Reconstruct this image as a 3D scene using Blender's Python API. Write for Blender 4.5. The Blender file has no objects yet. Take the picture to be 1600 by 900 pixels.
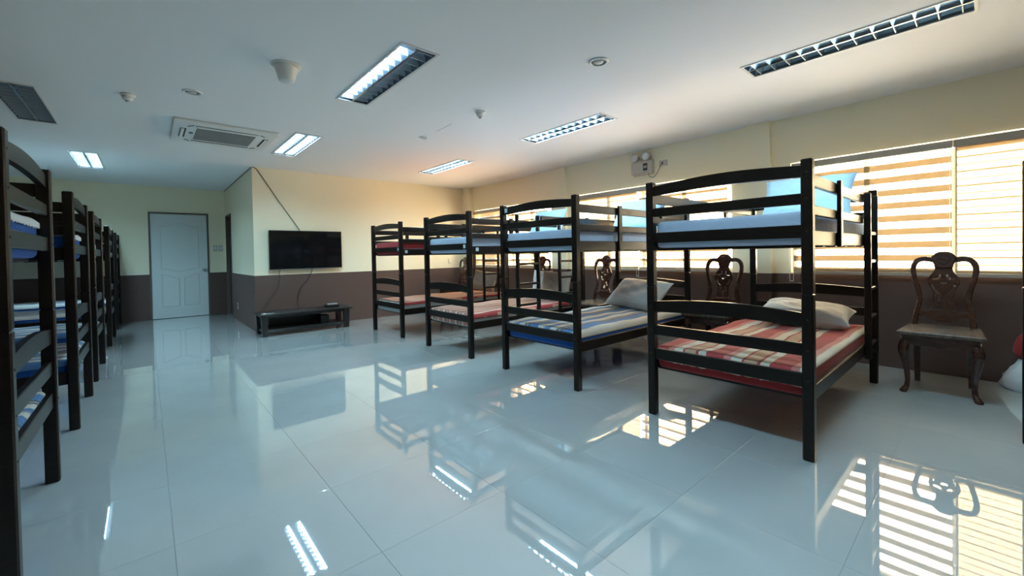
import bpy, bmesh, math, random
from mathutils import Vector, Matrix
random.seed(7)
S = bpy.context.scene
COL = S.collection

# ------------------------------------------------------------------ camera
F_PX, CY, YAW, PITCH, ROLL, CAM_H = 652.63, 406.13, 0.7196, -0.0143, -0.0183, 1.1418
fw = Vector((math.sin(YAW), math.cos(YAW), 0)); rt = Vector((math.cos(YAW), -math.sin(YAW), 0)); up = Vector((0, 0, 1))
fw2 = fw*math.cos(PITCH) + up*math.sin(PITCH); up2 = up*math.cos(PITCH) - fw*math.sin(PITCH)
r2 = rt*math.cos(ROLL) + up2*math.sin(ROLL); u2 = up2*math.cos(ROLL) - rt*math.sin(ROLL)
cam_d = bpy.data.cameras.new('camera'); cam = bpy.data.objects.new('camera', cam_d); COL.objects.link(cam)
cam.matrix_world = Matrix(((r2.x, u2.x, -fw2.x, 0), (r2.y, u2.y, -fw2.y, 0), (r2.z, u2.z, -fw2.z, CAM_H), (0, 0, 0, 1)))
cam_d.sensor_width = 36; cam_d.lens = 36*F_PX/1600; cam_d.shift_y = -(450-CY)/1600; cam_d.clip_start = 0.02
S.camera = cam

# ------------------------------------------------------------------ world, exposure
SKY = 17.5
TUBE = 85.0; TUBE_W = 7.4       # glow of the tubes themselves, watts thrown down by each
w = bpy.data.worlds.new('sky'); S.world = w; w.use_nodes = True
bg = w.node_tree.nodes['Background']; bg.inputs[0].default_value = (1.0, 0.87, 0.69, 1); bg.inputs[1].default_value = SKY
vs = S.view_settings; vs.view_transform = 'Standard'; vs.look = 'None'; vs.gamma = 1; vs.exposure = 1.0; vs.use_curve_mapping = False
S.cycles.max_bounces = 12; S.cycles.diffuse_bounces = 6; S.cycles.transparent_max_bounces = 16
S.cycles.sample_clamp_indirect = 5; S.cycles.use_adaptive_sampling = False

# ------------------------------------------------------------------ dimensions (metres)
XW, XL, YT, YE, XT, YB, ZC = 5.30, -3.0, 7.543, 10.577, 1.2686, -3.0, 2.569
BED_L, BED_W, BED_H, PST = 1.98, 0.975, 1.62, 0.054
DADO = 0.872

# ------------------------------------------------------------------ material helpers
def new_mat(name):
    m = bpy.data.materials.new(name); m.use_nodes = True
    nt = m.node_tree; return m, nt, nt.nodes['Principled BSDF']
def lk(nt, a, b): nt.links.new(a, b)
def plain(name, col, rough=0.5, metal=0.0, spec=0.5, bump=0.0, bscale=200, var=0.0, vscale=6, coat=0.0):
    m, nt, b = new_mat(name)
    b.inputs['Base Color'].default_value = (*col, 1); b.inputs['Roughness'].default_value = rough
    b.inputs['Metallic'].default_value = metal; b.inputs['Specular IOR Level'].default_value = spec
    b.inputs['Coat Weight'].default_value = coat; b.inputs['Coat Roughness'].default_value = 0.05
    if bump or var: tc = nt.nodes.new('ShaderNodeTexCoord')
    if bump:
        n = nt.nodes.new('ShaderNodeTexNoise'); n.inputs['Scale'].default_value = bscale; n.inputs['Detail'].default_value = 3
        lk(nt, tc.outputs['Object'], n.inputs['Vector'])
        bp = nt.nodes.new('ShaderNodeBump'); bp.inputs['Strength'].default_value = bump; bp.inputs['Distance'].default_value = 0.01
        lk(nt, n.outputs['Fac'], bp.inputs['Height']); lk(nt, bp.outputs[0], b.inputs['Normal'])
    if var:
        n2 = nt.nodes.new('ShaderNodeTexNoise'); n2.inputs['Scale'].default_value = vscale; n2.inputs['Detail'].default_value = 4
        lk(nt, tc.outputs['Object'], n2.inputs['Vector'])
        r = nt.nodes.new('ShaderNodeValToRGB'); r.color_ramp.elements[0].position = .3; r.color_ramp.elements[1].position = .7
        r.color_ramp.elements[0].color = (*[c*(1-var) for c in col], 1); r.color_ramp.elements[1].color = (*[min(1, c*(1+var)) for c in col], 1)
        lk(nt, n2.outputs['Fac'], r.inputs[0]); lk(nt, r.outputs[0], b.inputs['Base Color'])
    return m
def wood(name, c0, c1, rough, sc=(2, 2, 30), coat=0.0, spec=.5):
    m, nt, b = new_mat(name)
    tc = nt.nodes.new('ShaderNodeTexCoord'); mp = nt.nodes.new('ShaderNodeMapping'); mp.inputs['Scale'].default_value = sc
    n = nt.nodes.new('ShaderNodeTexNoise'); n.inputs['Scale'].default_value = 3; n.inputs['Detail'].default_value = 6; n.inputs['Distortion'].default_value = 1.2
    r = nt.nodes.new('ShaderNodeValToRGB'); r.color_ramp.elements[0].position = .35; r.color_ramp.elements[1].position = .7
    r.color_ramp.elements[0].color = (*c0, 1); r.color_ramp.elements[1].color = (*c1, 1)
    lk(nt, tc.outputs['Object'], mp.inputs[0]); lk(nt, mp.outputs[0], n.inputs['Vector']); lk(nt, n.outputs['Fac'], r.inputs[0]); lk(nt, r.outputs[0], b.inputs['Base Color'])
    b.inputs['Roughness'].default_value = rough; b.inputs['Coat Weight'].default_value = coat; b.inputs['Coat Roughness'].default_value = .15; b.inputs['Specular IOR Level'].default_value = spec
    bp = nt.nodes.new('ShaderNodeBump'); bp.inputs['Strength'].default_value = .06; bp.inputs['Distance'].default_value = .004
    lk(nt, n.outputs['Fac'], bp.inputs['Height']); lk(nt, bp.outputs[0], b.inputs['Normal'])
    return m
def wall_mat(name, cream, brown):
    m, nt, b = new_mat(name)
    g = nt.nodes.new('ShaderNodeNewGeometry'); sp = nt.nodes.new('ShaderNodeSeparateXYZ'); lk(nt, g.outputs['Position'], sp.inputs[0])
    gt = nt.nodes.new('ShaderNodeMath'); gt.operation = 'GREATER_THAN'; gt.inputs[1].default_value = DADO; lk(nt, sp.outputs['Z'], gt.inputs[0])
    mx = nt.nodes.new('ShaderNodeMix'); mx.data_type = 'RGBA'; mx.inputs['A'].default_value = (*brown, 1); mx.inputs['B'].default_value = (*cream, 1)
    lk(nt, gt.outputs[0], mx.inputs['Factor']); lk(nt, mx.outputs['Result'], b.inputs['Base Color'])
    b.inputs['Roughness'].default_value = .55; b.inputs['Specular IOR Level'].default_value = .25
    n = nt.nodes.new('ShaderNodeTexNoise'); n.inputs['Scale'].default_value = 90; n.inputs['Detail'].default_value = 3; lk(nt, g.outputs['Position'], n.inputs['Vector'])
    bp = nt.nodes.new('ShaderNodeBump'); bp.inputs['Strength'].default_value = .05; bp.inputs['Distance'].default_value = .01
    lk(nt, n.outputs['Fac'], bp.inputs['Height']); lk(nt, bp.outputs[0], b.inputs['Normal'])
    return m
def stripes(name, cols, period, rough=.9, phase=0.0):
    """woven cloth with bands along its length; cols = [(width fraction, rgb), ...]"""
    m, nt, b = new_mat(name)
    tc = nt.nodes.new('ShaderNodeTexCoord'); sp = nt.nodes.new('ShaderNodeSeparateXYZ'); lk(nt, tc.outputs['Object'], sp.inputs[0])
    nz = nt.nodes.new('ShaderNodeTexNoise'); nz.inputs['Scale'].default_value = 5; lk(nt, tc.outputs['Object'], nz.inputs['Vector'])
    a0 = nt.nodes.new('ShaderNodeMath'); a0.operation = 'MULTIPLY_ADD'; a0.inputs[1].default_value = .02; lk(nt, nz.outputs['Fac'], a0.inputs[0]); lk(nt, sp.outputs['Y'], a0.inputs[2])
    a1 = nt.nodes.new('ShaderNodeMath'); a1.operation = 'MULTIPLY_ADD'; a1.inputs[1].default_value = 1/period; a1.inputs[2].default_value = 10+phase; lk(nt, a0.outputs[0], a1.inputs[0])
    fr = nt.nodes.new('ShaderNodeMath'); fr.operation = 'FRACT'; lk(nt, a1.outputs[0], fr.inputs[0])
    r = nt.nodes.new('ShaderNodeValToRGB'); r.color_ramp.interpolation = 'CONSTANT'
    pos = 0
    for i, (wd, c) in enumerate(cols):
        e = r.color_ramp.elements[i] if i < 2 else r.color_ramp.elements.new(pos)
        e.position = pos; e.color = (*c, 1); pos += wd
    lk(nt, fr.outputs[0], r.inputs[0]); lk(nt, r.outputs[0], b.inputs['Base Color'])
    b.inputs['Roughness'].default_value = rough; b.inputs['Specular IOR Level'].default_value = .15; b.inputs['Sheen Weight'].default_value = .15
    n = nt.nodes.new('ShaderNodeTexNoise'); n.inputs['Scale'].default_value = 9; n.inputs['Detail'].default_value = 5; lk(nt, tc.outputs['Object'], n.inputs['Vector'])
    bp = nt.nodes.new('ShaderNodeBump'); bp.inputs['Strength'].default_value = .35; bp.inputs['Distance'].default_value = .02
    lk(nt, n.outputs['Fac'], bp.inputs['Height']); lk(nt, bp.outputs[0], b.inputs['Normal'])
    return m
def cloth(name, col, wr=.3, sc=7, rough=.85):
    m, nt, b = new_mat(name)
    b.inputs['Base Color'].default_value = (*col, 1); b.inputs['Roughness'].default_value = rough; b.inputs['Specular IOR Level'].default_value = .2
    b.inputs['Sheen Weight'].default_value = .1
    tc = nt.nodes.new('ShaderNodeTexCoord'); n = nt.nodes.new('ShaderNodeTexNoise'); n.inputs['Scale'].default_value = sc; n.inputs['Detail'].default_value = 5; n.inputs['Distortion'].default_value = 1.5
    lk(nt, tc.outputs['Object'], n.inputs['Vector'])
    bp = nt.nodes.new('ShaderNodeBump'); bp.inputs['Strength'].default_value = wr; bp.inputs['Distance'].default_value = .04
    lk(nt, n.outputs['Fac'], bp.inputs['Height']); lk(nt, bp.outputs[0], b.inputs['Normal'])
    return m
def fabric_translucent(name, refl, trans, fac, clear=0.0):
    m = bpy.data.materials.new(name); m.use_nodes = True; nt = m.node_tree
    nt.nodes.remove(nt.nodes['Principled BSDF']); out = nt.nodes['Material Output']
    d = nt.nodes.new('ShaderNodeBsdfDiffuse'); d.inputs[0].default_value = (*refl, 1)
    t0 = nt.nodes.new('ShaderNodeBsdfTranslucent'); t0.inputs[0].default_value = (*trans, 1)      # scattered share
    t1 = nt.nodes.new('ShaderNodeBsdfTransparent'); t1.inputs[0].default_value = (*trans, 1)      # open-weave share
    t = nt.nodes.new('ShaderNodeMixShader'); t.inputs[0].default_value = .8; lk(nt, t0.outputs[0], t.inputs[1]); lk(nt, t1.outputs[0], t.inputs[2])
    mx = nt.nodes.new('ShaderNodeMixShader'); mx.inputs[0].default_value = fac; lk(nt, d.outputs[0], mx.inputs[1]); lk(nt, t.outputs[0], mx.inputs[2])
    last = mx
    if clear:
        tr = nt.nodes.new('ShaderNodeBsdfTransparent'); tr.inputs[0].default_value = (1.0, .86, .66, 1); m2 = nt.nodes.new('ShaderNodeMixShader'); m2.inputs[0].default_value = clear
        lk(nt, mx.outputs[0], m2.inputs[1]); lk(nt, tr.outputs[0], m2.inputs[2]); last = m2
    lk(nt, last.outputs[0], out.inputs[0]); return m
def glass_pane(name):
    m = bpy.data.materials.new(name); m.use_nodes = True; nt = m.node_tree
    nt.nodes.remove(nt.nodes['Principled BSDF']); out = nt.nodes['Material Output']
    g = nt.nodes.new('ShaderNodeBsdfGlossy'); g.inputs['Roughness'].default_value = .02
    tr = nt.nodes.new('ShaderNodeBsdfTransparent'); tr.inputs[0].default_value = (.95, .97, .96, 1)
    fr = nt.nodes.new('ShaderNodeFresnel'); fr.inputs[0].default_value = 1.3
    mx = nt.nodes.new('ShaderNodeMixShader'); lk(nt, fr.outputs[0], mx.inputs[0]); lk(nt, tr.outputs[0], mx.inputs[1]); lk(nt, g.outputs[0], mx.inputs[2])
    lk(nt, mx.outputs[0], out.inputs[0]); return m
def emitter(name, col, strength):
    m, nt, b = new_mat(name)
    b.inputs['Base Color'].default_value = (.9, .9, .9, 1)
    b.inputs['Emission Color'].default_value = (*col, 1); b.inputs['Emission Strength'].default_value = strength
    return m

M = {}
M['wall'] = wall_mat('cream_and_brown_wall_paint', (.88, .80, .60), (.105, .066, .056))
M['ceiling'] = plain('ceiling_paint', (.80, .80, .80), .8, spec=.1, bump=.04, bscale=60)
M['tile'] = plain('polished_tile', (.47, .515, .53), .02, spec=1.0, var=.03, vscale=3, coat=1.0)
M['tile'].node_tree.nodes['Principled BSDF'].inputs['Coat Roughness'].default_value = .015
M['tile'].node_tree.nodes['Principled BSDF'].inputs['Coat IOR'].default_value = 1.6
M['grout'] = plain('tile_grout', (.30, .33, .34), .9)
M['bed'] = wood('dark_stained_bed_wood', (.006, .0045, .0037), (.012, .008, .0065), .30, spec=.28)
M['chair'] = wood('varnished_mahogany', (.034, .0105, .0075), (.066, .021, .013), .22, sc=(3, 3, 12), coat=.4)
M['seat_wood'] = wood('pale_satin_seat_wood', (.085, .060, .046), (.14, .102, .08), .26, sc=(3, 14, 3))  # paler, less red brown than the chair frame
M['console'] = wood('black_console_wood', (.012, .011, .011), (.022, .019, .018), .35, sc=(12, 2, 2))
M['door'] = plain('white_door_paint', (.66, .70, .70), .4, bump=.03, bscale=40)
M['jamb'] = plain('brown_jamb_paint', (.12, .09, .078), .5)
M['brown_door'] = wood('brown_door_wood', (.03, .018, .013), (.05, .03, .02), .45)
M['white'] = plain('white_plastic', (.72, .72, .70), .35)
M['grey'] = plain('grey_plastic', (.48, .50, .50), .4)
M['dark'] = plain('dark_plastic', (.012, .012, .013), .35)
M['black_gloss'] = plain('tv_screen_glass', (.006, .006, .007), .09, spec=.5)
M['bowl'] = plain('dark_bowl_metal', (.13, .14, .15), .3)
M['grille'] = plain('grille_plastic', (.26, .26, .25), .5)
M['vent_dark'] = plain('painted_vent_shade', (.03, .03, .03), .7)  # near-black colour standing in for shade inside the vent openings and grooves
M['steel'] = plain('brushed_steel', (.55, .55, .55), .3, metal=1)
M['reflector'] = plain('lamp_reflector_aluminium', (.30, .37, .43), .16, metal=1)
M['blade'] = plain('lamp_louver_aluminium', (.30, .36, .41), .35, metal=.4)
M['lampframe'] = plain('lamp_frame_enamel', (.6, .6, .58), .4)
M['tube_on'] = emitter('lit_fluorescent_tube', (.68, .90, 1.0), TUBE)
M['tube_off'] = plain('unlit_fluorescent_tube', (.75, .75, .75), .3)
M['frame_alu'] = plain('window_aluminium', (.62, .60, .56), .4, metal=.3)
M['glass'] = glass_pane('window_glass')
M['cassette'] = plain('blind_cassette', (.42, .37, .31), .5)
M['opaque'] = fabric_translucent('amber_blind_band', (.55, .44, .30), (.051, .031, .013), .55)
M['cream'] = fabric_translucent('cream_blind_band', (.7, .66, .58), (.43, .275, .145), .8)
M['ivory'] = fabric_translucent('dim_cream_blind_band', (.7, .66, .58), (.19, .155, .10), .8)  # dimmer copy of the cream fabric: weaker window glow set in its colour
M['sheer'] = fabric_translucent('sheer_blind_band', (.8, .8, .8), (.75, .73, .68), .8, clear=.55)
M['chain'] = plain('bead_chain_plastic', (.7, .68, .64), .4)
M['blue_sheet'] = cloth('pale_blue_sheet', (.50, .60, .78), .3, 6)
M['sky_pillow'] = cloth('sky_blue_pillowcase', (.46, .68, .86), .35, 6)
M['white_pillow'] = cloth('white_pillowcase', (.66, .65, .63), .3, 6)
M['beige_pillow'] = cloth('beige_pillowcase', (.46, .40, .33), .3, 6)
M['red_fab'] = cloth('red_mattress_cover', (.28, .028, .030), .15, 12)
M['blue_fab'] = cloth('royal_blue_mattress_cover', (.015, .085, .34), .2, 12)
M['grey_fab'] = cloth('grey_mattress_cover', (.36, .39, .39), .2, 10)
M['white_fab'] = cloth('white_sheet', (.68, .70, .72), .3, 8)
RED, CRM, BEI, PNK = (.36, .055, .055), (.60, .55, .46), (.46, .30, .20), (.50, .20, .17)
M['red_stripe'] = stripes('red_striped_cover', [(.30, RED), (.13, CRM), (.05, RED), (.20, BEI), (.04, RED), (.16, CRM), (.12, PNK)], .36)
M['red_stripe_fine'] = stripes('fine_red_striped_cover', [(.22, PNK), (.12, CRM), (.06, RED), (.22, BEI), (.10, RED), (.16, CRM), (.12, PNK)], .26, phase=.3)
BLU, GRY, DGR, WHT = (.085, .19, .38), (.30, .31, .31), (.07, .085, .11), (.58, .56, .50)
M['blue_stripe'] = stripes('blue_striped_cover', [(.27, BLU), (.05, DGR), (.06, GRY), (.05, DGR), (.20, WHT), (.14, BLU), (.06, GRY), (.17, WHT)], .40, phase=.935)
M['label'] = plain('white_paper_label', (.55, .64, .70), .6)
M['bolt'] = plain('screw_cap', (.04, .035, .03), .3, metal=.5)
M['cable'] = plain('black_cable', (.02, .02, .02), .5)
M['brown_cable'] = plain('brown_cable', (.08, .055, .045), .5)
M['beige_plastic'] = plain('aged_ivory_plastic', (.52, .47, .40), .45)
M['lens'] = plain('clear_lamp_lens', (.75, .74, .72), .08, spec=.8)
M['bag'] = plain('white_plastic_bag', (.62, .70, .76), .25, bump=.9, bscale=14)

# ------------------------------------------------------------------ mesh helpers
class MB:
    def __init__(s): s.v = []; s.f = []
    def add(s, vs, fs):
        o = len(s.v); s.v += [tuple(p) for p in vs]; s.f += [tuple(i+o for i in f) for f in fs]; return s
    def box(s, x0, x1, y0, y1, z0, z1):
        return s.add([(x0, y0, z0), (x1, y0, z0), (x1, y1, z0), (x0, y1, z0), (x0, y0, z1), (x1, y0, z1), (x1, y1, z1), (x0, y1, z1)],
                     [(0, 3, 2, 1), (4, 5, 6, 7), (0, 1, 5, 4), (1, 2, 6, 5), (2, 3, 7, 6), (3, 0, 4, 7)])
    def cbox(s, x0, x1, y0, y1, z0, z1, ch=.004, seg=1):
        bm = bmesh.new(); bmesh.ops.create_cube(bm, size=1)
        for p in bm.verts: p.co = Vector(((x0+x1)/2+p.co.x*(x1-x0), (y0+y1)/2+p.co.y*(y1-y0), (z0+z1)/2+p.co.z*(z1-z0)))
        bmesh.ops.bevel(bm, geom=list(bm.edges), offset=ch, segments=seg, affect='EDGES', profile=.5)
        bm.verts.index_update(); s.add([p.co[:] for p in bm.verts], [[q.index for q in f.verts] for f in bm.faces]); bm.free(); return s
    def tube(s, path, r, seg=8, cap=True):
        pts = [Vector(p) for p in path]; n = len(pts); vs = []; fs = []
        nrm = None
        for i, p in enumerate(pts):
            t = (pts[min(i+1, n-1)] - pts[max(i-1, 0)]).normalized()
            if nrm is None:
                a = Vector((0, 0, 1)) if abs(t.z) < .9 else Vector((1, 0, 0)); nrm = t.cross(a).normalized()
            else: nrm = (nrm - t*nrm.dot(t)).normalized()
            b = t.cross(nrm); rr = r[i] if isinstance(r, (list, tuple)) else r
            vs += [tuple(p + (nrm*math.cos(2*math.pi*k/seg) + b*math.sin(2*math.pi*k/seg))*rr) for k in range(seg)]
        for i in range(n-1):
            for k in range(seg): fs.append((i*seg+k, i*seg+(k+1) % seg, (i+1)*seg+(k+1) % seg, (i+1)*seg+k))
        if cap: fs.append(tuple(range(seg-1, -1, -1))); fs.append(tuple((n-1)*seg+k for k in range(seg)))
        return s.add(vs, fs)
    def lathe(s, prof, seg=24, c=(0, 0, 0)):
        vs = []; fs = []; n = len(prof)
        for r, z in prof: vs += [(c[0]+r*math.cos(2*math.pi*k/seg), c[1]+r*math.sin(2*math.pi*k/seg), c[2]+z) for k in range(seg)]
        for i in range(n-1):
            for k in range(seg): fs.append((i*seg+k, i*seg+(k+1) % seg, (i+1)*seg+(k+1) % seg, (i+1)*seg+k))
        fs.append(tuple(range(seg-1, -1, -1))); fs.append(tuple((n-1)*seg+k for k in range(seg)))
        return s.add(vs, fs)
    def loft(s, rings, cap=True):
        m = len(rings[0]); vs = [p for r in rings for p in r]; fs = []
        for i in range(len(rings)-1):
            for k in range(m): fs.append((i*m+k, i*m+(k+1) % m, (i+1)*m+(k+1) % m, (i+1)*m+k))
        if cap: fs.append(tuple(range(m-1, -1, -1))); fs.append(tuple((len(rings)-1)*m+k for k in range(m)))
        return s.add(vs, fs)
    def prism_x(s, poly, x0, x1):
        n = len(poly)
        return s.loft([[(x0, a, b) for a, b in poly], [(x1, a, b) for a, b in poly]])
    def mesh(s, name, mat, smooth=False):
        me = bpy.data.meshes.new(name); me.from_pydata(s.v, [], s.f)
        bm = bmesh.new(); bm.from_mesh(me); bmesh.ops.recalc_face_normals(bm, faces=bm.faces); bm.to_mesh(me); bm.free()
        me.materials.append(M[mat])
        if smooth: me.shade_smooth()
        return me
def link(name, me, parent=None, loc=(0, 0, 0), rot=(0, 0, 0)):
    o = bpy.data.objects.new(name, me); COL.objects.link(o); o.location = loc; o.rotation_euler = rot
    if parent: o.parent = parent
    return o
def obj(name, mb, mat, parent=None, loc=(0, 0, 0), rot=(0, 0, 0), smooth=False): return link(name, mb.mesh(name, mat, smooth), parent, loc, rot)
def tag(o, label, cat, group=None):
    o['label'] = label; o['category'] = cat
    if group: o['group'] = group
    return o
def thing(name, label, cat, loc=(0, 0, 0), rz=0, group=None):
    o = link(name, None, None, loc, (0, 0, rz)); o.empty_display_size = .1; return tag(o, label, cat, group)
def struct(o, label=None):
    o['kind'] = 'structure'
    if label: o['label'] = label
    return o
CACHE = {}
def bx(name, x0, x1, y0, y1, z0, z1, mat, parent, ch=.004):
    """bevelled board as its own object, mesh shared between boards of one size"""
    d = (round(x1-x0, 4), round(y1-y0, 4), round(z1-z0, 4)); key = (d, mat, ch, name)
    if key not in CACHE: CACHE[key] = MB().cbox(-d[0]/2, d[0]/2, -d[1]/2, d[1]/2, -d[2]/2, d[2]/2, ch).mesh(name, mat)
    return link(name, CACHE[key], parent, ((x0+x1)/2, (y0+y1)/2, (z0+z1)/2))
def copy_tree(o, parent=None):
    c = o.copy(); COL.objects.link(c)
    if parent: c.parent = parent
    for ch in list(o.children): copy_tree(ch, c)
    return c
def catmull(pts, n=6, closed=False):
    out = []; P = [Vector(p) for p in pts]; L = len(P)
    rng = range(L) if closed else range(L-1)
    for i in rng:
        if closed: a, b, c, d = P[(i-1) % L], P[i], P[(i+1) % L], P[(i+2) % L]
        else: a, b, c, d = P[max(i-1, 0)], P[i], P[i+1], P[min(i+2, L-1)]
        for k in range(n):
            t = k/n
            out.append(.5*((2*b)+(c-a)*t+(2*a-5*b+4*c-d)*t*t+(3*b-a-3*c+d)*t*t*t))
    if not closed: out.append(P[-1])
    return out
def flat_shape(loops, thick, bevel=.003):
    """2D outline with holes -> (verts, faces) in x=u, y=v, z=+-thick/2"""
    cu = bpy.data.curves.new('outline', 'CURVE'); cu.dimensions = '2D'; cu.fill_mode = 'BOTH'; cu.extrude = thick/2-bevel; cu.bevel_depth = bevel; cu.bevel_resolution = 0; cu.offset = -bevel
    for lp in loops:
        sp = cu.splines.new('POLY'); sp.points.add(len(lp)-1); sp.use_cyclic_u = True
        for p, q in zip(sp.points, lp): p.co = (q[0], q[1], 0, 1)
    o = bpy.data.objects.new('outline', cu); me = bpy.data.meshes.new_from_object(o)
    vs_ = [p.co[:] for p in me.vertices]; fs_ = [tuple(f.vertices) for f in me.polygons]
    bpy.data.objects.remove(o); bpy.data.meshes.remove(me); bpy.data.curves.remove(cu)
    return vs_, fs_

# ================================================================== SETTING
# floor: slab plus single tiles on a 0.6 m grid
fl = struct(obj('floor', MB().box(XL, XW, YB, YE+.3, -.12, -.004), 'grout'))
TS, J = .6, .0009
xs = [XL] + [.06+.6*k for k in range(-5, 9)] + [XW]; xs = sorted(x for x in xs if XL <= x <= XW)
ys = [YB] + [.345+.6*k for k in range(-6, 18)] + [YE]; ys = sorted(y for y in ys if YB <= y <= YE)
for i in range(len(xs)-1):
    for j in range(len(ys)-1):
        x0, x1, y0, y1 = xs[i], xs[i+1], ys[j], ys[j+1]
        if x1-x0 < .02 or y1-y0 < .02: continue
        if x0 >= XT and y0 >= YT: continue
        bx('tile', x0+J/2, x1-J/2, y0+J/2, y1-J/2, -.01, 0, 'tile', fl, .0004)

# lamps: rectangles (x0,x1,y0,y1) and which tubes burn
LAMPS = [(1.325, 1.595, 2.585, 3.845, (1, 0), 'recessed ceiling light with its left half glowing and its right half dark'),
         (1.325, 1.595, 5.19, 6.42, (1, 1), 'fully glowing recessed ceiling light beside the air conditioner'),
         (-.72, -.45, 7.75, 9.0, (1, 1), 'glowing recessed ceiling light in front of the white door'),
         (-.92, -.65, 5.09, 6.32, (0, 0), 'unlit dark recessed ceiling light above the left bunk beds'),
         (3.545, 3.815, .05, 1.27, (1, 0), 'long recessed louvred ceiling light above the nearest window'),
         (3.545, 3.815, 2.62, 3.85, (1, 1), 'recessed louvred ceiling light in the middle of the window row'),
         (3.545, 3.815, 5.2, 6.42, (1, 1), 'recessed louvred ceiling light farthest along the window row'),
         (1.325, 1.595, .02, 1.24, (1, 0), 'unseen half-lit recessed ceiling light overhead, one tube burning to brighten the near floor'),  # out of view, continues the lamp grid; lit tube added for the near floor
         (-.92, -.65, 2.5, 3.73, (0, 0), 'unlit recessed ceiling light over the nearest left bunk bed'),
         (1.325, 1.595, -2.58, -1.36, (0, 0), 'unlit recessed louvred ceiling light at the back of the room')]
# ceiling with openings for the lamps
cx = sorted({XL, XW} | {a for l in LAMPS for a in l[:2]}); cyv = sorted({YB, YE} | {a for l in LAMPS for a in l[2:4]})
mb = MB()
for i in range(len(cx)-1):
    for j in range(len(cyv)-1):
        mx, my = (cx[i]+cx[i+1])/2, (cyv[j]+cyv[j+1])/2
        if any(l[0] < mx < l[1] and l[2] < my < l[3] for l in LAMPS): continue
        if cx[i+1]-cx[i] < 1e-6 or cyv[j+1]-cyv[j] < 1e-6: continue
        mb.add([(cx[i], cyv[j], ZC), (cx[i], cyv[j+1], ZC), (cx[i+1], cyv[j+1], ZC), (cx[i+1], cyv[j], ZC)], [(0, 1, 2, 3)])
me = mb.mesh('ceiling', 'ceiling')
bm = bmesh.new(); bm.from_mesh(me); bmesh.ops.remove_doubles(bm, verts=bm.verts, dist=1e-5)
for f in bm.faces:
    if f.normal.z > 0: f.normal_flip()
bm.to_mesh(me); bm.free()
ceil = struct(link('ceiling', me))
obj('ceiling_slab', MB().box(XL-.2, XW+.2, YB-.2, YE+.2, ZC+.16, ZC+.3), 'ceiling', ceil)

# walls
WT = .16
WINS = [(-1.02, 1.42), (2.03, 4.5), (5.0, 7.22)]; WZ0, WZ1 = .885, 2.072
mb = MB(); y = YB-.2
for a, b in WINS:
    mb.box(XW, XW+WT, y, a, -.1, ZC+.16); mb.box(XW, XW+WT, a, b, -.1, WZ0); mb.box(XW, XW+WT, a, b, WZ1, ZC+.16); y = b
mb.box(XW, XW+WT, y, YT+.2, -.1, ZC+.16)
struct(obj('wall_right', mb, 'wall'))
for i, (a, b) in enumerate([(1.602, 1.854), (4.62, 4.87), (7.3, YT)]):
    struct(obj('trim_%d' % (i+1), MB().box(XW-.06 if i < 2 else XW-.11, XW, a, b, 0, ZC), 'wall'), 'shallow painted pillar on the window wall')
struct(obj('wall_television', MB().box(XT, XW+.2, YT, YT+WT, -.1, ZC+.16), 'wall'))
D2 = (9.76, 10.47, 2.04)      # door in the short side wall
mb = MB(); mb.box(XT, XT+WT, YT+WT, D2[0], -.1, ZC+.16); mb.box(XT, XT+WT, D2[1], YE+WT, -.1, ZC+.16); mb.box(XT, XT+WT, D2[0], D2[1], D2[2], ZC+.16)
struct(obj('wall_side', mb, 'wall'))
D1 = (.075, .955, 2.05)
mb = MB(); mb.box(XL-.2, D1[0]-.028, YE, YE+WT, -.1, ZC+.16); mb.box(D1[1]+.028, XT, YE, YE+WT, -.1, ZC+.16); mb.box(D1[0]-.028, D1[1]+.028, YE, YE+WT, D1[2]+.028, ZC+.16)
struct(obj('wall_end', mb, 'wall'))
struct(obj('wall_left', MB().box(XL-WT, XL, YB-.2, YE+.2, -.1, ZC+.16), 'wall'))
struct(obj('wall_back', MB().box(XL-.2, XW+.2, YB-WT, YB, -.1, ZC+.16), 'wall'))

# white door with moulded panels
d = struct(link('door_1', None, None, ((D1[0]+D1[1])/2, YE, 0)), 'white panelled door with a steel knob in a brown frame')
hw = (D1[1]-D1[0])/2
obj('door_leaf', MB().cbox(-hw, hw, .012, .055, .006, D1[2], .003), 'door', d)
mb = MB(); mb.box(-hw-.028, -hw, -.012, .1, 0, D1[2]+.028); mb.box(hw, hw+.028, -.012, .1, 0, D1[2]+.028); mb.box(-hw, hw, -.012, .1, D1[2], D1[2]+.028)
obj('door_frame', mb, 'jamb', d)
def molding(pts, closed=True):
    p = [(a, .0125, b) for a, b in pts]
    obj('panel_molding', MB().tube(p+([p[0]] if closed else []), .011, 6), 'door', d)
def wave(x0, x1, z, amp, n=16, ph=0): return [(x0+(x1-x0)*k/n, z+amp*math.cos(ph+2*math.pi*k/n)) for k in range(n+1)]
molding([(-.29, 1.82)] + wave(-.29, .29, 1.83, -.03)[1:-1] + [(.29, 1.82), (.29, .98)] + wave(.29, -.29, .95, .035, ph=0)[1:-1] + [(-.29, .98)])
def sw(x0, x1, z0, z1):
    n = 12; return [(x0+(x1-x0)*k/n, z0+(z1-z0)*(.5-.5*math.cos(math.pi*k/n))) for k in range(n+1)]
molding([(-.29, .24)] + sw(-.29, -.03, .86, .78) + [(-.03, .24)])
molding([(.05, .24)] + sw(.05, .29, .78, .86) + [(.29, .24)])
kn = obj('door_knob', MB().tube([(.385, .012, .94), (.385, -.004, .94), (.385, -.006, .94), (.385, -.03, .94), (.385, -.04, .94), (.385, -.06, .94), (.385, -.068, .94)], [.032, .032, .012, .012, .026, .028, .012], 16), 'steel', d, smooth=True)
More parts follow.
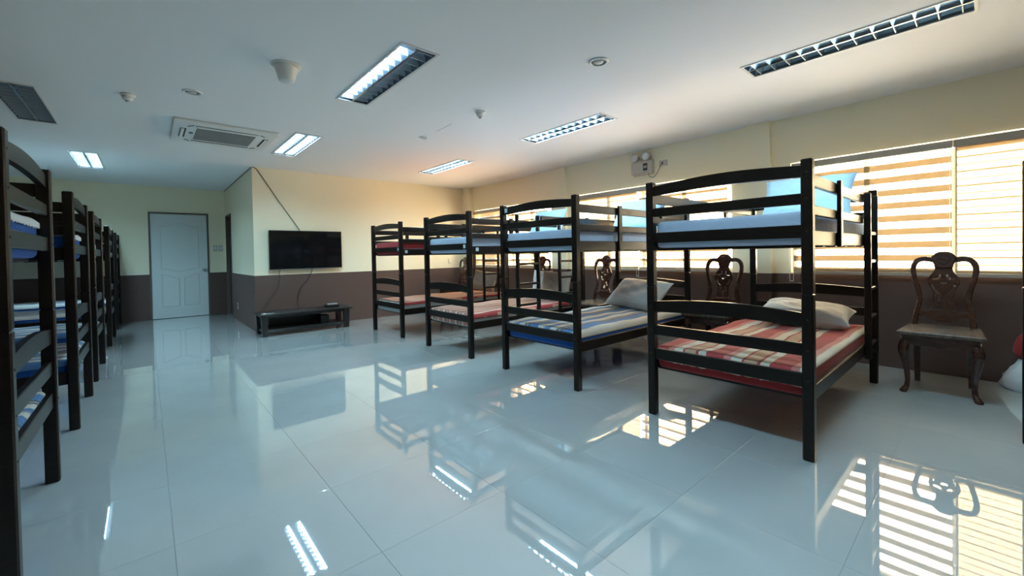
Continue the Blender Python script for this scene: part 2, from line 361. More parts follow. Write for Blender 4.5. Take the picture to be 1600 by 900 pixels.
# brown door in the side wall
d = struct(link('door_2', None, None, (XT, (D2[0]+D2[1])/2, 0)), 'dark brown door in the short side wall next to the white door')
hw = (D2[1]-D2[0])/2
obj('door_leaf', MB().cbox(.05, .09, -hw+.03, hw-.03, .006, D2[2]-.03, .003), 'brown_door', d)
mb = MB(); mb.box(-.008, .12, -hw, -hw+.03, 0, D2[2]); mb.box(-.008, .12, hw-.03, hw, 0, D2[2]); mb.box(-.008, .12, -hw+.03, hw-.03, D2[2]-.03, D2[2])
obj('door_frame', mb, 'jamb', d)
obj('door_knob', MB().tube([(.05, -hw+.1, .95), (.03, -hw+.1, .95), (.02, -hw+.1, .95), (0, -hw+.1, .95)], [.01, .01, .025, .02], 12), 'steel', d, smooth=True)

struct(obj('wall_leak_blocker', MB().box(XL, XT+.8, YE+WT, YE+WT+.1, -.12, ZC).box(XT+WT, XT+WT+.1, YT+WT, YE+WT, -.12, ZC), 'jamb'))  # added unseen panels behind both doors, blocking sky light that leaks in
# windows: frame, mullions, panes; a portal at each opening guides the sampling of the sky
for a, b in WINS:
    ld = bpy.data.lights.new('window_portal', 'AREA'); ld.shape = 'RECTANGLE'; ld.size = WZ1-WZ0; ld.size_y = b-a; ld.cycles.is_portal = True
    lo = bpy.data.objects.new('window_portal', ld); COL.objects.link(lo); lo.location = (XW+.15, (a+b)/2, (WZ0+WZ1)/2); lo.rotation_euler = (0, math.pi/2, 0)
for i, (a, b) in enumerate(WINS):
    o = struct(link('window_%d' % (i+1), None, None, (XW+.1, (a+b)/2, 0)), 'aluminium sliding window behind striped blinds'); h = (b-a)/2
    mb = MB(); mb.box(-.03, .03, -h, h, WZ0, WZ0+.04); mb.box(-.03, .03, -h, h, WZ1-.01, WZ1); mb.box(-.03, .03, -h, -h+.03, WZ0+.04, WZ1-.01); mb.box(-.03, .03, h-.03, h, WZ0+.04, WZ1-.01)
    obj('window_frame', mb, 'frame_alu', o)
    n = 4; pw = (2*h-.06)/n
    for k in range(n):
        y0 = -h+.03+pw*k
        if k: obj('mullion', MB().box(-.02, .02, y0-.02, y0+.02, WZ0+.04, WZ1-.01), 'frame_alu', o)
        obj('pane', MB().box(-.003, .003, y0+(.02 if k else 0), y0+pw-(.02 if k < n-1 else 0), WZ0+.04, WZ1-.01), 'glass', o)

# ================================================================== BLINDS
def blind(y0, y1, pattern, label):
    """zebra roller blind: cassette, bands, bottom rail, chain"""
    yc = (y0+y1)/2; h = (y1-y0)/2
    t = thing('zebra_blind', label, 'blind', (XW-.045, yc, 0), 0, 'zebra roller blinds on the window wall')
    obj('cassette', MB().cbox(-.035, .035, -h-.008, h+.008, 1.985, 2.05, .006), 'cassette', t)
    z = 1.985; ztop = .905; k = 0
    while z > ztop+.002:
        m, hh = pattern[k % len(pattern)]; z1 = max(z-hh, ztop)
        key = ('band', m, round(z-z1, 4), round(h, 4))
        if key not in CACHE: CACHE[key] = MB().add([(0, -h, -(z-z1)/2), (0, h, -(z-z1)/2), (0, h, (z-z1)/2), (0, -h, (z-z1)/2)], [(0, 1, 2, 3)]).mesh('band', m)
        link({'opaque': 'woven_band', 'sheer': 'sheer_band', 'cream': 'cream_band', 'ivory': 'dim_cream_band'}[m], CACHE[key], t, (0, 0, (z+z1)/2))
        z = z1; k += 1
    obj('bottom_rail', MB().cbox(-.012, .012, -h, h, .872, .905, .004), 'cassette', t)
    ch = [(-.03, h-.01, 1.99), (-.032, h-.008, 1.4), (-.032, h-.006, .85), (-.03, h+.006, .80), (-.03, h+.02, .80), (-.03, h+.03, .85), (-.03, h+.03, 1.4), (-.03, h+.025, 1.99)]
    obj('bead_chain', MB().tube(catmull(ch, 5), .0025, 5), 'chain', t)
ZEB = [('sheer', .062), ('opaque', .060)]
CLS = [('ivory', .050), ('opaque', .012), ('ivory', .054), ('opaque', .007)]
MID = [('cream', .060), ('sheer', .028), ('opaque', .034)]
blind(.21, 1.385, ZEB, 'zebra blind with broad white and amber stripes behind the carved chair')
blind(-.99, .19, [('opaque', .03)]+CLS*40, 'nearly closed cream zebra blind at the right edge of the picture')
blind(3.28, 4.47, [('opaque', .03)]+CLS*40, 'cream zebra blind with thin lines behind the blue-striped bunk bed')
blind(2.06, 3.26, MID, 'zebra blind ending beside the wall pillar behind the nearest right bunk bed')
blind(6.13, 7.19, MID, 'zebra blind nearest the television wall corner')
blind(5.03, 6.11, MID, 'zebra blind behind the two upright pillows of the third right bunk bed')

# ================================================================== CEILING FITTINGS
LM = {}
def lamp(x0, x1, y0, y1, on, label):
    L, W = y1-y0, x1-x0; t = thing('ceiling_light', label, 'ceiling light', ((x0+x1)/2, (y0+y1)/2, ZC), 0, 'recessed fluorescent ceiling lights')
    hx, hy = W/2, L/2; D = .085
    mb = MB()
    for s in (-1, 1):
        mb.box(*sorted((s*(hx-.004), s*(hx+.012))), -hy-.012, hy+.012, -.006, .0); mb.box(-hx+.004, hx-.004, *sorted((s*(hy-.004), s*(hy+.012))), -.006, 0)
    obj('trim_frame', mb, 'lampframe', t)
    mb = MB(); mb.box(-hx, hx, -hy, hy, D, D+.005)
    for s in (-1, 1): mb.box(*sorted((s*hx, s*(hx+.003))), -hy, hy, 0, D); mb.box(-hx, hx, *sorted((s*hy, s*(hy+.003))), 0, D)
    obj('housing', mb, 'reflector', t)
    # curved side reflectors and central spine
    for s in (-1, 1):
        pr = [(s*(hx-.002), .0), (s*(hx-.010), .02), (s*(hx-.026), .045), (s*(hx-.05), .075)]
        mb = MB(); n = len(pr)
        mb.add([(a, -hy+.004, b) for a, b in pr]+[(a, hy-.004, b) for a, b in pr], [(k, k+1, n+k+1, n+k) for k in range(n-1)])
        obj('side_reflector', mb, 'reflector', t)
    mb = MB(); mb.prism_x([(0, 0)], 0, 0) if False else None
    mb.loft([[(-.008, yy, .002), (.008, yy, .002), (.026, yy, .05), (0, yy, .075), (-.026, yy, .05)] for yy in (-hy+.004, hy-.004)])
    obj('louver_spine', mb, 'reflector', t)
    key = ('blade', round(hx, 3))
    if key not in CACHE:
        CACHE[key] = MB().loft([[(xx, -.003, .001), (xx, .003, .001), (xx, .014, .048), (xx, -.014, .048)] for xx in (.012, hx-.012)]).mesh('louver_blade', 'blade')
    n = 12
    for k in range(n):
        yy = -hy+L*(k+.5)/n
        link('louver_blade', CACHE[key], t, (0, yy, 0)); link('louver_blade', CACHE[key], t, (-hx, yy, 0))
    for s, q in zip((-1, 1), on):
        obj('fluorescent_tube', MB().tube([(s*hx*.52, -hy+.03, .062), (s*hx*.52, hy-.03, .062)], .013, 10), 'tube_on' if q else 'tube_off', t, smooth=True)
        if q:
            ld = bpy.data.lights.new('tube_light', 'AREA'); ld.shape = 'RECTANGLE'; ld.size = .03; ld.size_y = L-.06; ld.energy = TUBE_W; ld.color = (.42, .81, 1.0); ld.spread = math.radians(150)
            lo = bpy.data.objects.new('tube_light', ld); COL.objects.link(lo); lo.location = (s*hx*.52, 0, -.002); lo.parent = t
for l in LAMPS: lamp(*l)

# cassette air conditioner
t = thing('air_conditioner', 'square white cassette air conditioner mounted in the ceiling', 'air conditioner', (.71, 5.79, ZC))
obj('panel', MB().cbox(-.475, .475, -.46, .46, -.035, 0, .015, 2), 'white', t)
obj('intake_shade', MB().box(-.27, .27, -.25, .25, -.037, -.034), 'vent_dark', t)
for k in range(9):
    yy = -.25+.5*(k+.5)/9; bx('grille_slat', -.27, .27, yy-.013, yy+.013, -.043, -.037, 'grille', t, .002)
mb = MB()
for k in range(26): mb.box(-.27+.54*(k+.5)/26-.003, -.27+.54*(k+.5)/26+.003, -.25, .25, -.041, -.038)
obj('grille_ribs', mb, 'grille', t)
for s in (-1, 1):
    f = obj('air_slot_shade', MB().box(-.28, .28, s*.335-.025, s*.335+.025, -.0375, -.034), 'vent_dark', t); obj('air_flap', MB().cbox(-.275, .275, s*.34-.014, s*.34+.014, -.044, -.038, .002), 'white', t)
    f = obj('air_slot_shade', MB().box(s*.38-.025, s*.38+.025, -.2, .2, -.0375, -.034), 'vent_dark', t); obj('air_flap', MB().cbox(s*.385-.014, s*.385+.014, -.195, .195, -.044, -.038, .002), 'white', t)
obj('receiver_window', MB().cbox(-.325, -.29, -.06, .0, -.039, -.034, .002), 'dark', t)
for sx in (-1, 1):
    obj('corner_groove_shade', MB().tube([(sx*.30, .36, -.036), (sx*.35, .30, -.036)], .005, 4), 'vent_dark', t); obj('corner_groove_shade', MB().tube([(sx*.30, -.36, -.036), (sx*.35, -.30, -.036)], .005, 4), 'vent_dark', t)

# alarm horn, detectors, downlights
t = thing('ceiling_horn', 'large white funnel-shaped ceiling fitting left of the half-lit lamp', 'ceiling fitting', (.815, 3.43, ZC))
obj('mounting_flange', MB().lathe([(.10, 0), (.10, -.006), (.092, -.012)], 32), 'white', t, smooth=True)
obj('horn_body', MB().lathe([(.086, -.012), (.078, -.03), (.068, -.06), (.06, -.09), (.055, -.11), (.05, -.118), (.02, -.12)], 32), 'white', t, smooth=True)
def detector(x, y, label):
    t = thing('smoke_detector', label, 'smoke detector', (x, y, ZC), 0, 'small ceiling smoke detectors')
    obj('base', MB().lathe([(.05, 0), (.05, -.015), (.046, -.02)], 24), 'white', t, smooth=True)
    obj('sensor_head', MB().lathe([(.04, -.02), (.036, -.045), (.03, -.052), (.01, -.056)], 24), 'white', t, smooth=True)
    obj('sensor_cap', MB().lathe([(.018, -.055), (.016, -.066), (.004, -.068)], 16), 'grey', t, smooth=True)
detector(-.085, 4.86, 'small white smoke detector on the left side of the ceiling')
detector(2.55, 3.35, 'small white smoke detector between the half-lit lamp and the window row')
def downlight(x, y, r, label):
    t = thing('downlight', label, 'downlight', (x, y, ZC), 0, 'round unlit ceiling downlights')
    sg = 28; mb = MB(); prof = [(r, 0), (r, -.006), (r*.8, -.012), (r*.72, -.004)]
    n = len(prof); vs_ = []; fs_ = []
    for a, z in prof: vs_ += [(a*math.cos(2*math.pi*k/sg), a*math.sin(2*math.pi*k/sg), z) for k in range(sg)]
    for i in range(n-1):
        for k in range(sg): fs_.append((i*sg+k, i*sg+(k+1) % sg, (i+1)*sg+(k+1) % sg, (i+1)*sg+k))
    obj('trim_ring', mb.add(vs_, fs_), 'white', t, smooth=True)
    obj('reflector_bowl', MB().lathe([(r*.74, -.003), (r*.5, -.0035), (.01, -.004)], sg), 'bowl', t, smooth=True)
    obj('bulb_cap', MB().lathe([(r*.45, -.003), (r*.4, -.010), (r*.15, -.013)], sg), 'grey', t, smooth=True)
downlight(.33, 4.46, .072, 'round ceiling downlight left of the funnel-shaped fitting')
downlight(2.557, 4.5, .055, 'small round ceiling downlight at the end of the ceiling crack')
downlight(2.58, 1.92, .075, 'round ceiling downlight nearest the camera, above the right bunk beds')
tag(obj('ceiling_crack', MB().tube([(2.547, 4.18, ZC), (2.545, 4.0, ZC), (2.531, 3.84, ZC)], .0025, 4), 'grey'), 'thin hairline crack on the ceiling near a downlight, drawn as a strip', 'cable')  # thin grey strip added to draw the hairline crack

# ================================================================== BUNK BEDS
def arch(y0, y1, z0, z1, rise, low, n=14):
    """rail whose top edge bows upward"""
    top = [(y0+(y1-y0)*k/n, z1+rise*math.sin(math.pi*k/n)) for k in range(n+1)]
    bot = [(y0+(y1-y0)*k/n, z0+low*math.sin(math.pi*k/n)) for k in range(n+1)]
    return top + bot[::-1]
def make_bed():
    t = thing('bunk_bed', 'bunk bed', 'bunk bed'); hx, hy = BED_L/2, BED_W/2; m = 'bed'
    SPL = .90
    for sx in (-1, 1):
        for sy in (-1, 1):
            a, b = (-hx, -hx+PST) if sx < 0 else (hx-PST, hx); c, e = (-hy, -hy+PST) if sy < 0 else (hy-PST, hy)
            bx('lower_post', a, b, c, e, 0, SPL, m, t, .006); bx('upper_post', a, b, c, e, SPL+.0004, BED_H, m, t, .006)
        # end boards: arched top rail and two straight rails per bunk
        xa = sx*hx - sx*.014; x0, x1 = sorted((xa, xa-sx*.026)); y0, y1 = -hy+PST, hy-PST
        obj('arched_rail', MB().prism_x(arch(y0, y1, 1.525, 1.588, .026, .014), x0, x1), m, t)
        bx('end_rail', x0, x1, y0, y1, 1.38, 1.44, m, t); bx('end_rail', x0, x1, y0, y1, 1.20, 1.27, m, t)
        obj('arched_rail', MB().prism_x(arch(y0, y1, .722, .795, .026, .012), x0, x1), m, t)
        bx('end_rail', x0, x1, y0, y1, .562, .630, m, t); bx('end_rail', x0, x1, y0, y1, .392, .468, m, t)
        for sy in (-1, 1):
            for z in (1.55, 1.41, 1.235, .76, .595, .43):
                k = ('bolt',)
                if k not in CACHE: CACHE[k] = MB().tube([(-.0015, 0, 0), (.0015, 0, 0)], .005, 8).mesh('bolt', 'bolt')
                link('bolt', CACHE[k], t, (sx*(hx+.0005), sy*(hy-PST/2), z))
    # side rails, guards (ladder side is -y, ladder near +x)
    for sy in (-1, 1):
        ya = sy*hy - sy*.010; y0, y1 = sorted((ya, ya-sy*.025)); x0, x1 = -hx+PST, hx-PST
        bx('side_rail', x0, x1, y0, y1, 1.155, 1.24, m, t); bx('side_rail', x0, x1, y0, y1, .315, .40, m, t)
        xe = x1 if sy > 0 else -hx+.72*BED_L
        bx('guard_rail', x0, xe, y0, y1, 1.478, 1.545, m, t); bx('guard_rail', x0, xe, y0, y1, 1.322, 1.378, m, t)
        for s in ((.31, .69) if sy > 0 else (.31,)):
            xc = -hx+s*BED_L; yo = sy*hy - sy*.0095; q0, q1 = sorted((yo, yo+sy*.022))
            bx('guard_upright', xc-.0275, xc+.0275, q0, q1, 1.15, 1.56, m, t)
    for s in (.72, .87):
        xc = -hx+s*BED_L; bx('ladder_rail', xc-.0, xc+.030, -hy-.032, -hy+.0095, .30, 1.55, m, t, .005)
    for z in (.40, .61, .825, 1.035, 1.25): bx('ladder_rung', -hx+.72*BED_L+.03, -hx+.87*BED_L, -hy-.024, -hy+.006, z-.013, z+.013, m, t, .004)
    for k in range(7):
        xc = -hx+.12+(BED_L-.24)*k/6
        bx('bed_slat', xc-.035, xc+.035, -hy+.036, hy-.036, 1.148, 1.163, m, t, .002); bx('bed_slat', xc-.035, xc+.035, -hy+.036, hy-.036, .312, .327, m, t, .002)
    return t
PROTO = make_bed(); used = [False]
def bed(x0, y0, rz, label, group, stickers=()):
    """x0,y0: lower corner in plan"""
    o = PROTO if not used[0] else copy_tree(PROTO); used[0] = True
    o.location = (x0+BED_L/2, y0+BED_W/2, 0); o.rotation_euler = (0, 0, rz); o['label'] = label; o['group'] = group
    for (lx, ly, lz, ax) in stickers:
        s = .02
        mbk = MB().box(-.001, 0, -s, s, -s, s) if ax == 'x' else MB().box(-s, s, -.001, 0, -s, s)
        if rz: lx, ly = -lx, -ly; mbk = MB().box(0, .001, -s, s, -s, s) if ax == 'x' else MB().box(-s, s, 0, .001, -s, s)
        obj('paper_label', mbk, 'label', o, (lx, ly, lz))
    return o
GR, GL = 'dark bunk beds along the windows', 'dark bunk beds in the left row'
XF = 2.6407; RY = [.6101, 2.2148, 3.7219, 5.3559]
hx, hy = BED_L/2, BED_W/2
bed(XF, RY[0], 0, 'dark wooden bunk bed nearest on the right, beside the lone carved chair', GR)
PROTO_STICK = None
bed(XF, RY[1], math.pi, 'dark wooden bunk bed with the blue-striped lower bunk', GR, [(-hx+.0135, hy-PST-.03, 1.565, 'x')])
bed(XF, RY[2], 0, 'dark bunk bed with pale blue upper mattress and finely red-striped lower bunk', GR, [(-hx+.0135, -hy+PST+.05, 1.235, 'x'), (-hx+.12, -hy+.0095, 1.20, 'y')])
bed(XF, RY[3], 0, 'dark wooden bunk bed with the red upper mattress, nearest the television', GR, [(-hx+.0135, -hy+PST+.03, 1.235, 'x'), (-hx+.10, -hy+.0095, 1.20, 'y')])
LXF = -.3615; LY = [2.2669, 4.0884, 5.585, 7.7653, 9.585]
LN = ['closest dark wooden bunk bed at the left edge, cut off by the frame', 'dark wooden bunk bed second from the camera in the left row', 'dark wooden bunk bed third from the camera in the left row',
      'dark wooden bunk bed fourth from the camera in the left row', 'dark wooden bunk bed last in the left row, against the end wall']
for yy, n in zip(LY, LN): bed(LXF-BED_L, yy, math.pi, n, GL)
bed(1.815, -.127-BED_W, 0, 'dark wooden bunk bed post at the right edge of the picture', GR)

# ------------------------------------------------------------------ bedding
def mattress(x0, y0, z0, z1, mat, label, group, sag=.0):
    W, L = BED_W-.10, BED_L-.10
    mb = MB(); bm = bmesh.new(); bmesh.ops.create_cube(bm, size=1)
    for p in bm.verts: p.co = Vector((p.co.x*L, p.co.y*W, p.co.z*(z1-z0)))
    bmesh.ops.bevel(bm, geom=list(bm.edges), offset=.028, segments=3, affect='EDGES', profile=.5)
    bm.verts.index_update(); mb.add([p.co[:] for p in bm.verts], [[q.index for q in f.verts] for f in bm.faces]); bm.free()
    return tag(obj('mattress', mb, mat, None, (x0+BED_L/2, y0+BED_W/2, (z0+z1)/2), smooth=True), label, 'mattress', group)
def cover(x0, y0, zt, mat, label, group, foot=.09, side=.02, head=.0, scal=.006, flip=False, seed=0):
    """thin bedspread lying on a mattress, hanging over the foot end"""
    rnd = random.Random(seed); W, L = BED_W-.10, BED_L-.10
    def prof(half, drop_a, drop_b, n):
        pts = []
        for k in range(4, 0, -1):
            if drop_a: pts.append((-half-.005, drop_a*k/4))
        pts.append((-half+.006, .0) if drop_a else (-half+.02, 0))
        for k in range(1, n): pts.append((-half+.006+(2*half-.012)*k/n, 0))
        pts.append((half-.006, 0) if drop_b else (half-.02, 0))
        for k in range(1, 5):
            if drop_b: pts.append((half+.005, drop_b*k/4))
        return pts
    px = prof(L/2, foot, head, 40); py = prof(W/2, side, side, 28)
    if scal:   # finer across for the scalloped hem
        pass
    vs_ = []; nx, ny = len(px), len(py)
    for (x, dx) in px:
        for (yv, dy) in py:
            z = zt+.004-max(dx, dy)
            if dx >= foot*.99 and foot: z += scal*math.sin(yv*95)
            if dx == 0 and dy == 0: z += .004*math.sin(x*7+yv*9+seed)+.003*math.sin(x*17-yv*13)+.003
            vs_.append((x, yv, z))
    fs_ = [(i*ny+j, i*ny+j+1, (i+1)*ny+j+1, (i+1)*ny+j) for i in range(nx-1) for j in range(ny-1)]
    me = MB().add(vs_, fs_).mesh('bedspread', mat, True)
    o = link('bedspread', me, None, (x0+BED_L/2, y0+BED_W/2, 0), (0, 0, math.pi if flip else 0))
    so = o.modifiers.new('thickness', 'SOLIDIFY'); so.thickness = .004; so.offset = 1
    return tag(o, label, 'bedspread', group)
def pillow(loc, rot, size, mat, label, group, seed=0):
    Lx, Ly, Hz = size; n = 22; rnd = random.Random(seed); ph = [rnd.uniform(0, 6.28) for _ in range(6)]
    vs_ = []; fs_ = []
    for side in (1, -1):
        for i in range(n+1):
            for j in range(n+1):
                u, v = -1+2*i/n, -1+2*j/n
                pin = 1-.07*(abs(u)**3)*(1-abs(v)**2)-.0
                x = u*Lx/2*(1-.08*(1-v*v)*abs(u)**6); yv = v*Ly/2*(1-.08*(1-u*u)*abs(v)**6)
                hgt = ((1-u**4)*(1-v**4))**.5*Hz/2
                wv = .006*math.sin(7*u+5*v+ph[0])+.004*math.sin(11*u-9*v+ph[1])
                vs_.append((x, yv, side*(hgt+.003)+wv*(1-u*u)*(1-v*v)*(1 if side > 0 else .4)))
    N = (n+1)**2
    for s in (0, 1):
        for i in range(n):
            for j in range(n):
                a = s*N+i*(n+1)+j; q = (a, a+1, a+n+2, a+n+1); fs_.append(q if s else q[::-1])
    rim = [i*(n+1) for i in range(n+1)] + [n*(n+1)+j for j in range(1, n+1)] + [i*(n+1)+n for i in range(n-1, -1, -1)] + [j for j in range(n-1, 0, -1)]
    for a, b in zip(rim, rim[1:]+rim[:1]): fs_.append((a, b, b+N, a+N))
    return tag(obj('pillow', MB().add(vs_, fs_), mat, None, loc, rot, smooth=True), label, 'pillow', group)
UP, LO = (1.1635, 1.345), (.3275, .472)
GU, GO = 'mattresses on the upper bunks', 'mattresses on the lower bunks'
RN = ['nearest right bunk bed', 'bunk bed with blue stripes below', 'third right bunk bed', 'bunk bed nearest the television']
for i, mt in enumerate(['blue_sheet', 'blue_sheet', 'blue_sheet', 'red_fab']):
    mattress(XF, RY[i], *UP, mt, ('dark red mattress' if i == 3 else 'pale blue sheeted mattress')+' on the upper bunk of the '+RN[i], GU)
for i, mt in enumerate(['red_fab', 'blue_fab', 'grey_fab', 'grey_fab']):
    mattress(XF, RY[i], *LO, mt, ['red mattress under red stripes, lower bunk of the ', 'royal blue mattress on the lower bunk of the ', 'grey mattress under red stripes, lower bunk of the ', 'grey mattress under red stripes, lower bunk of the '][i]+RN[i], GO)
GC = 'striped bedspreads on the lower bunks'
cover(XF, RY[0], LO[1], 'red_stripe', 'broad red, beige and white striped bedspread on the nearest right lower bunk', GC, foot=.095, scal=.003, seed=1)
cover(XF, RY[1], LO[1], 'blue_stripe', 'blue, grey and white striped bedspread on a lower bunk', GC, foot=.03, side=.055, seed=2)
cover(XF, RY[2], LO[1], 'red_stripe_fine', 'finely striped red and cream bedspread on the third right lower bunk', GC, foot=.13, side=.05, seed=3)
cover(XF, RY[3], LO[1], 'red_stripe_fine', 'finely striped red bedspread on the lower bunk nearest the television', GC, foot=.0, side=.03, seed=4)
GP = 'pillows on the right bunk beds'
R = math.radians
pillow((4.27, 1.05, .585), (R(4), R(-10), R(4)), (.42, .66, .17), 'white_pillow', 'white pillow lying on the red-striped lower bunk', GP, 1)
pillow((4.34, 2.72, .645), (R(3), R(-38), R(-8)), (.46, .70, .16), 'white_pillow', 'whitish pillow leaning against the head of the blue-striped lower bunk', GP, 2)
pillow((4.42, 4.10, .69), (0, R(-76), R(3)), (.40, .52, .13), 'beige_pillow', 'beige pillow propped upright on the third right lower bunk', GP, 3)
pillow((4.49, 4.44, .69), (0, R(-82), R(-2)), (.40, .40, .09), 'white_pillow', 'white pillow standing behind the beige pillow', GP, 4)
pillow((4.42, 5.78, .685), (R(20), R(-68), R(12)), (.36, .44, .13), 'beige_pillow', 'beige pillow tilted on one corner on the lower bunk nearest the television', GP, 5)
pillow((4.38, 1.06, 1.575), (R(2), R(-62), R(0)), (.46, .68, .15), 'sky_pillow', 'sky blue pillow propped at the head of the nearest right upper bunk', GP, 6)
pillow((4.38, 2.72, 1.565), (R(0), R(-62), R(0)), (.44, .64, .15), 'sky_pillow', 'sky blue pillow propped on the upper bunk above the blue stripes', GP, 7)
pillow((4.40, 4.22, 1.57), (R(0), R(-66), R(0)), (.44, .62, .14), 'sky_pillow', 'sky blue pillow propped on the third right upper bunk', GP, 8)
# left row bedding
LR = ['first', 'second', 'third', 'fourth', 'fifth']
for i, yy in enumerate(LY):
    mattress(LXF-BED_L, yy, *UP, 'blue_fab' if i < 2 else ('white_fab' if i == 2 else 'blue_fab'), ('white' if i == 2 else 'royal blue')+' mattress on the upper bunk of the %s bed of the left row' % LR[i], GU)
    mattress(LXF-BED_L, yy, *LO, 'blue_fab', 'royal blue mattress on the lower bunk of the %s bed of the left row' % LR[i], GO)
    if i != 2: cover(LXF-BED_L, yy, UP[1], 'white_fab', 'white sheet over the upper bunk of the %s bed of the left row' % LR[i], 'white sheets in the left row', foot=.035, side=.03, flip=True, seed=10+i)
    cover(LXF-BED_L, yy, LO[1], 'blue_stripe' if i < 3 else 'white_fab', ('blue striped' if i < 3 else 'white')+' bedspread on the lower bunk of the %s bed of the left row' % LR[i], 'bedspreads in the left row', foot=.03, side=.04, flip=True, seed=20+i)
mattress(1.815, -.127-BED_W, *UP, 'blue_sheet', 'pale blue mattress on the upper bunk beyond the right edge', GU)
mattress(1.815, -.127-BED_W, *LO, 'red_fab', 'red mattress on the lower bunk beyond the right edge', GO)
# added white slab at the end wall, standing in for a low bright strip
tag(obj('bright_strip_slab', MB().cbox(-2.2, -.55, 10.40, 10.56, 0, .16, .02, 2), 'white_fab', None), 'white slab added for the low bright strip behind the left bunk beds', 'white slab')

# ================================================================== CARVED CHAIRS
def make_chair():
    """faces -x; origin on the floor under the seat centre"""
    t = thing('carved_chair', 'chair', 'chair'); m = 'chair'
    LEAN = .13
    def upright(name, loops, thick, x_off, bev=.004, parent=t):
        vs_, fs_ = flat_shape(loops, thick, bev)
        out = []
        for u, v, tz in vs_:
            z = v; out.append((.195+x_off+tz+(z-.487)*LEAN, u, z))
        return obj(name, MB().add(out, fs_), m, parent)
    # outer hoop: stiles running into the shoulders
    cl = catmull([(.168, .45), (.166, .53), (.152, .62), (.140, .69), (.147, .77), (.168, .86), (.180, .93), (.176, .985), (.153, 1.022), (.115, 1.036), (.07, 1.03), (.03, 1.028)], 5)
    wd = lambda k: .021-.004*math.sin(math.pi*min(1, k/len(cl)*1.2))
    nrm = []
    for k, p in enumerate(cl):
        a, b = cl[max(k-1, 0)], cl[min(k+1, len(cl)-1)]; d = (b-a).normalized(); nrm.append(Vector((d[1], -d[0])))
    outer = [(p+n*wd(k)) for k, (p, n) in enumerate(zip(cl, nrm))]; inner = [(p-n*wd(k)) for k, (p, n) in enumerate(zip(cl, nrm))]
    loop = [(p[0], p[1]) for p in outer]+[(-p[0], p[1]) for p in outer[::-1]]+[(-p[0], p[1]) for p in inner]+[(p[0], p[1]) for p in inner[::-1]]
    upright('back_hoop', [loop], .034, 0, .007)
    crest = catmull([(0, 1.098), (.035, 1.092), (.06, 1.07), (.078, 1.045), (.07, 1.018), (.056, .99), (.05, .965), (.0, .958), (-.05, .965), (-.056, .99), (-.07, 1.018), (-.078, 1.045), (-.06, 1.07), (-.035, 1.092)], 4, True)
    c = upright('crest', [[tuple(p) for p in crest]], .044, -.002, .008)
    shell = [(0, 1.075), (.03, 1.06), (.04, 1.035), (.028, 1.005), (0, .99), (-.028, 1.005), (-.04, 1.035), (-.03, 1.06)]
    upright('carved_shell', [[tuple(p) for p in catmull(shell, 3, True)]], .012, -.026, .005, c)
    sp = catmull([(.05, .97), (.055, .935), (.08, .895), (.094, .86), (.09, .825), (.072, .785), (.06, .74), (.057, .69), (.064, .655), (.08, .62), (.08, .59)], 4)
    outl = [tuple(p) for p in sp]+[(-p[0], p[1]) for p in sp[::-1]]
    mir = lambda h: [h, [(-a, b) for a, b in h[::-1]]]
    holes = mir([(.014, .908), (.027, .908), (.030, .886), (.070, .876), (.062, .862), (.032, .864), (.016, .876)])
    holes += mir([(.064, .835), (.072, .812), (.056, .772), (.024, .752), (.028, .768), (.046, .784), (.056, .812)])
    holes += [[(-.024, .846), (.024, .846), (.016, .83), (0, .824), (-.016, .83)]]
    holes += mir([(.010, .738), (.022, .705), (.036, .69), (.040, .73), (.030, .748)])
    holes += [[(0, .712), (.017, .688), (0, .664), (-.017, .688)]]
    holes += mir([(.014, .648), (.030, .672), (.044, .676), (.052, .64), (.048, .632), (.014, .632)])
    upright('back_splat', [outl]+holes, .018, 0, .003)
    lr = [(-.155, .605), (-.09, .605), (-.075, .618), (.075, .618), (.09, .605), (.155, .605), (.158, .565), (.10, .56), (.07, .535), (.03, .522), (-.03, .522), (-.07, .535), (-.10, .56), (-.158, .565)]
    upright('lower_back_rail', [lr], .028, 0, .004)
    # seat
    def trap(z0, z1, xf, xb, wf, wb, ch):
        r = lambda z, k: [(xf+k, -wf+k, z), (xf+k, wf-k, z), (xb-k, wb-k, z), (xb-k, -wb+k, z)]
        return [r(z0, ch), r(z0+ch, 0), r(z1-ch, 0), r(z1, ch)]
    obj('seat', MB().loft(trap(.455, .487, -.265, .255, .238, .205, .008)), 'seat_wood', t)
    ap = obj('apron', MB().loft(trap(.405, .456, -.235, .225, .208, .178, .003)), m, t)
    prof = [(-.19, .406), (.19, .406), (.19, .385), (.12, .372), (.06, .38), (0, .366), (-.06, .38), (-.12, .372), (-.19, .385)]
    obj('apron_skirt', MB().prism_x(prof, -.235, -.215), m, ap)
    # cabriole front legs
    for s in (-1, 1):
        rings = []
        for z, off, r in [(.43, 0, .030), (.40, .006, .033), (.36, .016, .036), (.31, .016, .032), (.24, .006, .025), (.16, -.006, .019), (.09, -.010, .016), (.05, -.004, .017), (.03, .008, .023), (.012, .018, .026), (0, .02, .022)]:
            cxx, cyy = -.205-off, s*(.185+off*.8)
            rings.append([(cxx+r*math.cos(2*math.pi*k/10), cyy+r*math.sin(2*math.pi*k/10), z) for k in range(10)])
        obj('front_leg', MB().loft(rings), m, t, smooth=True)
        rr = []
        for z, xo, r in [(.47, 0, .02), (.3, .0, .02), (.15, .012, .018), (0, .035, .017)]:
            rr.append([(.195+xo+a*r, s*.155+b*r, z) for a, b in ((-1, -1), (1, -1), (1, 1), (-1, 1))])
        obj('rear_leg', MB().loft(rr), m, t)
    return t
CH = make_chair()
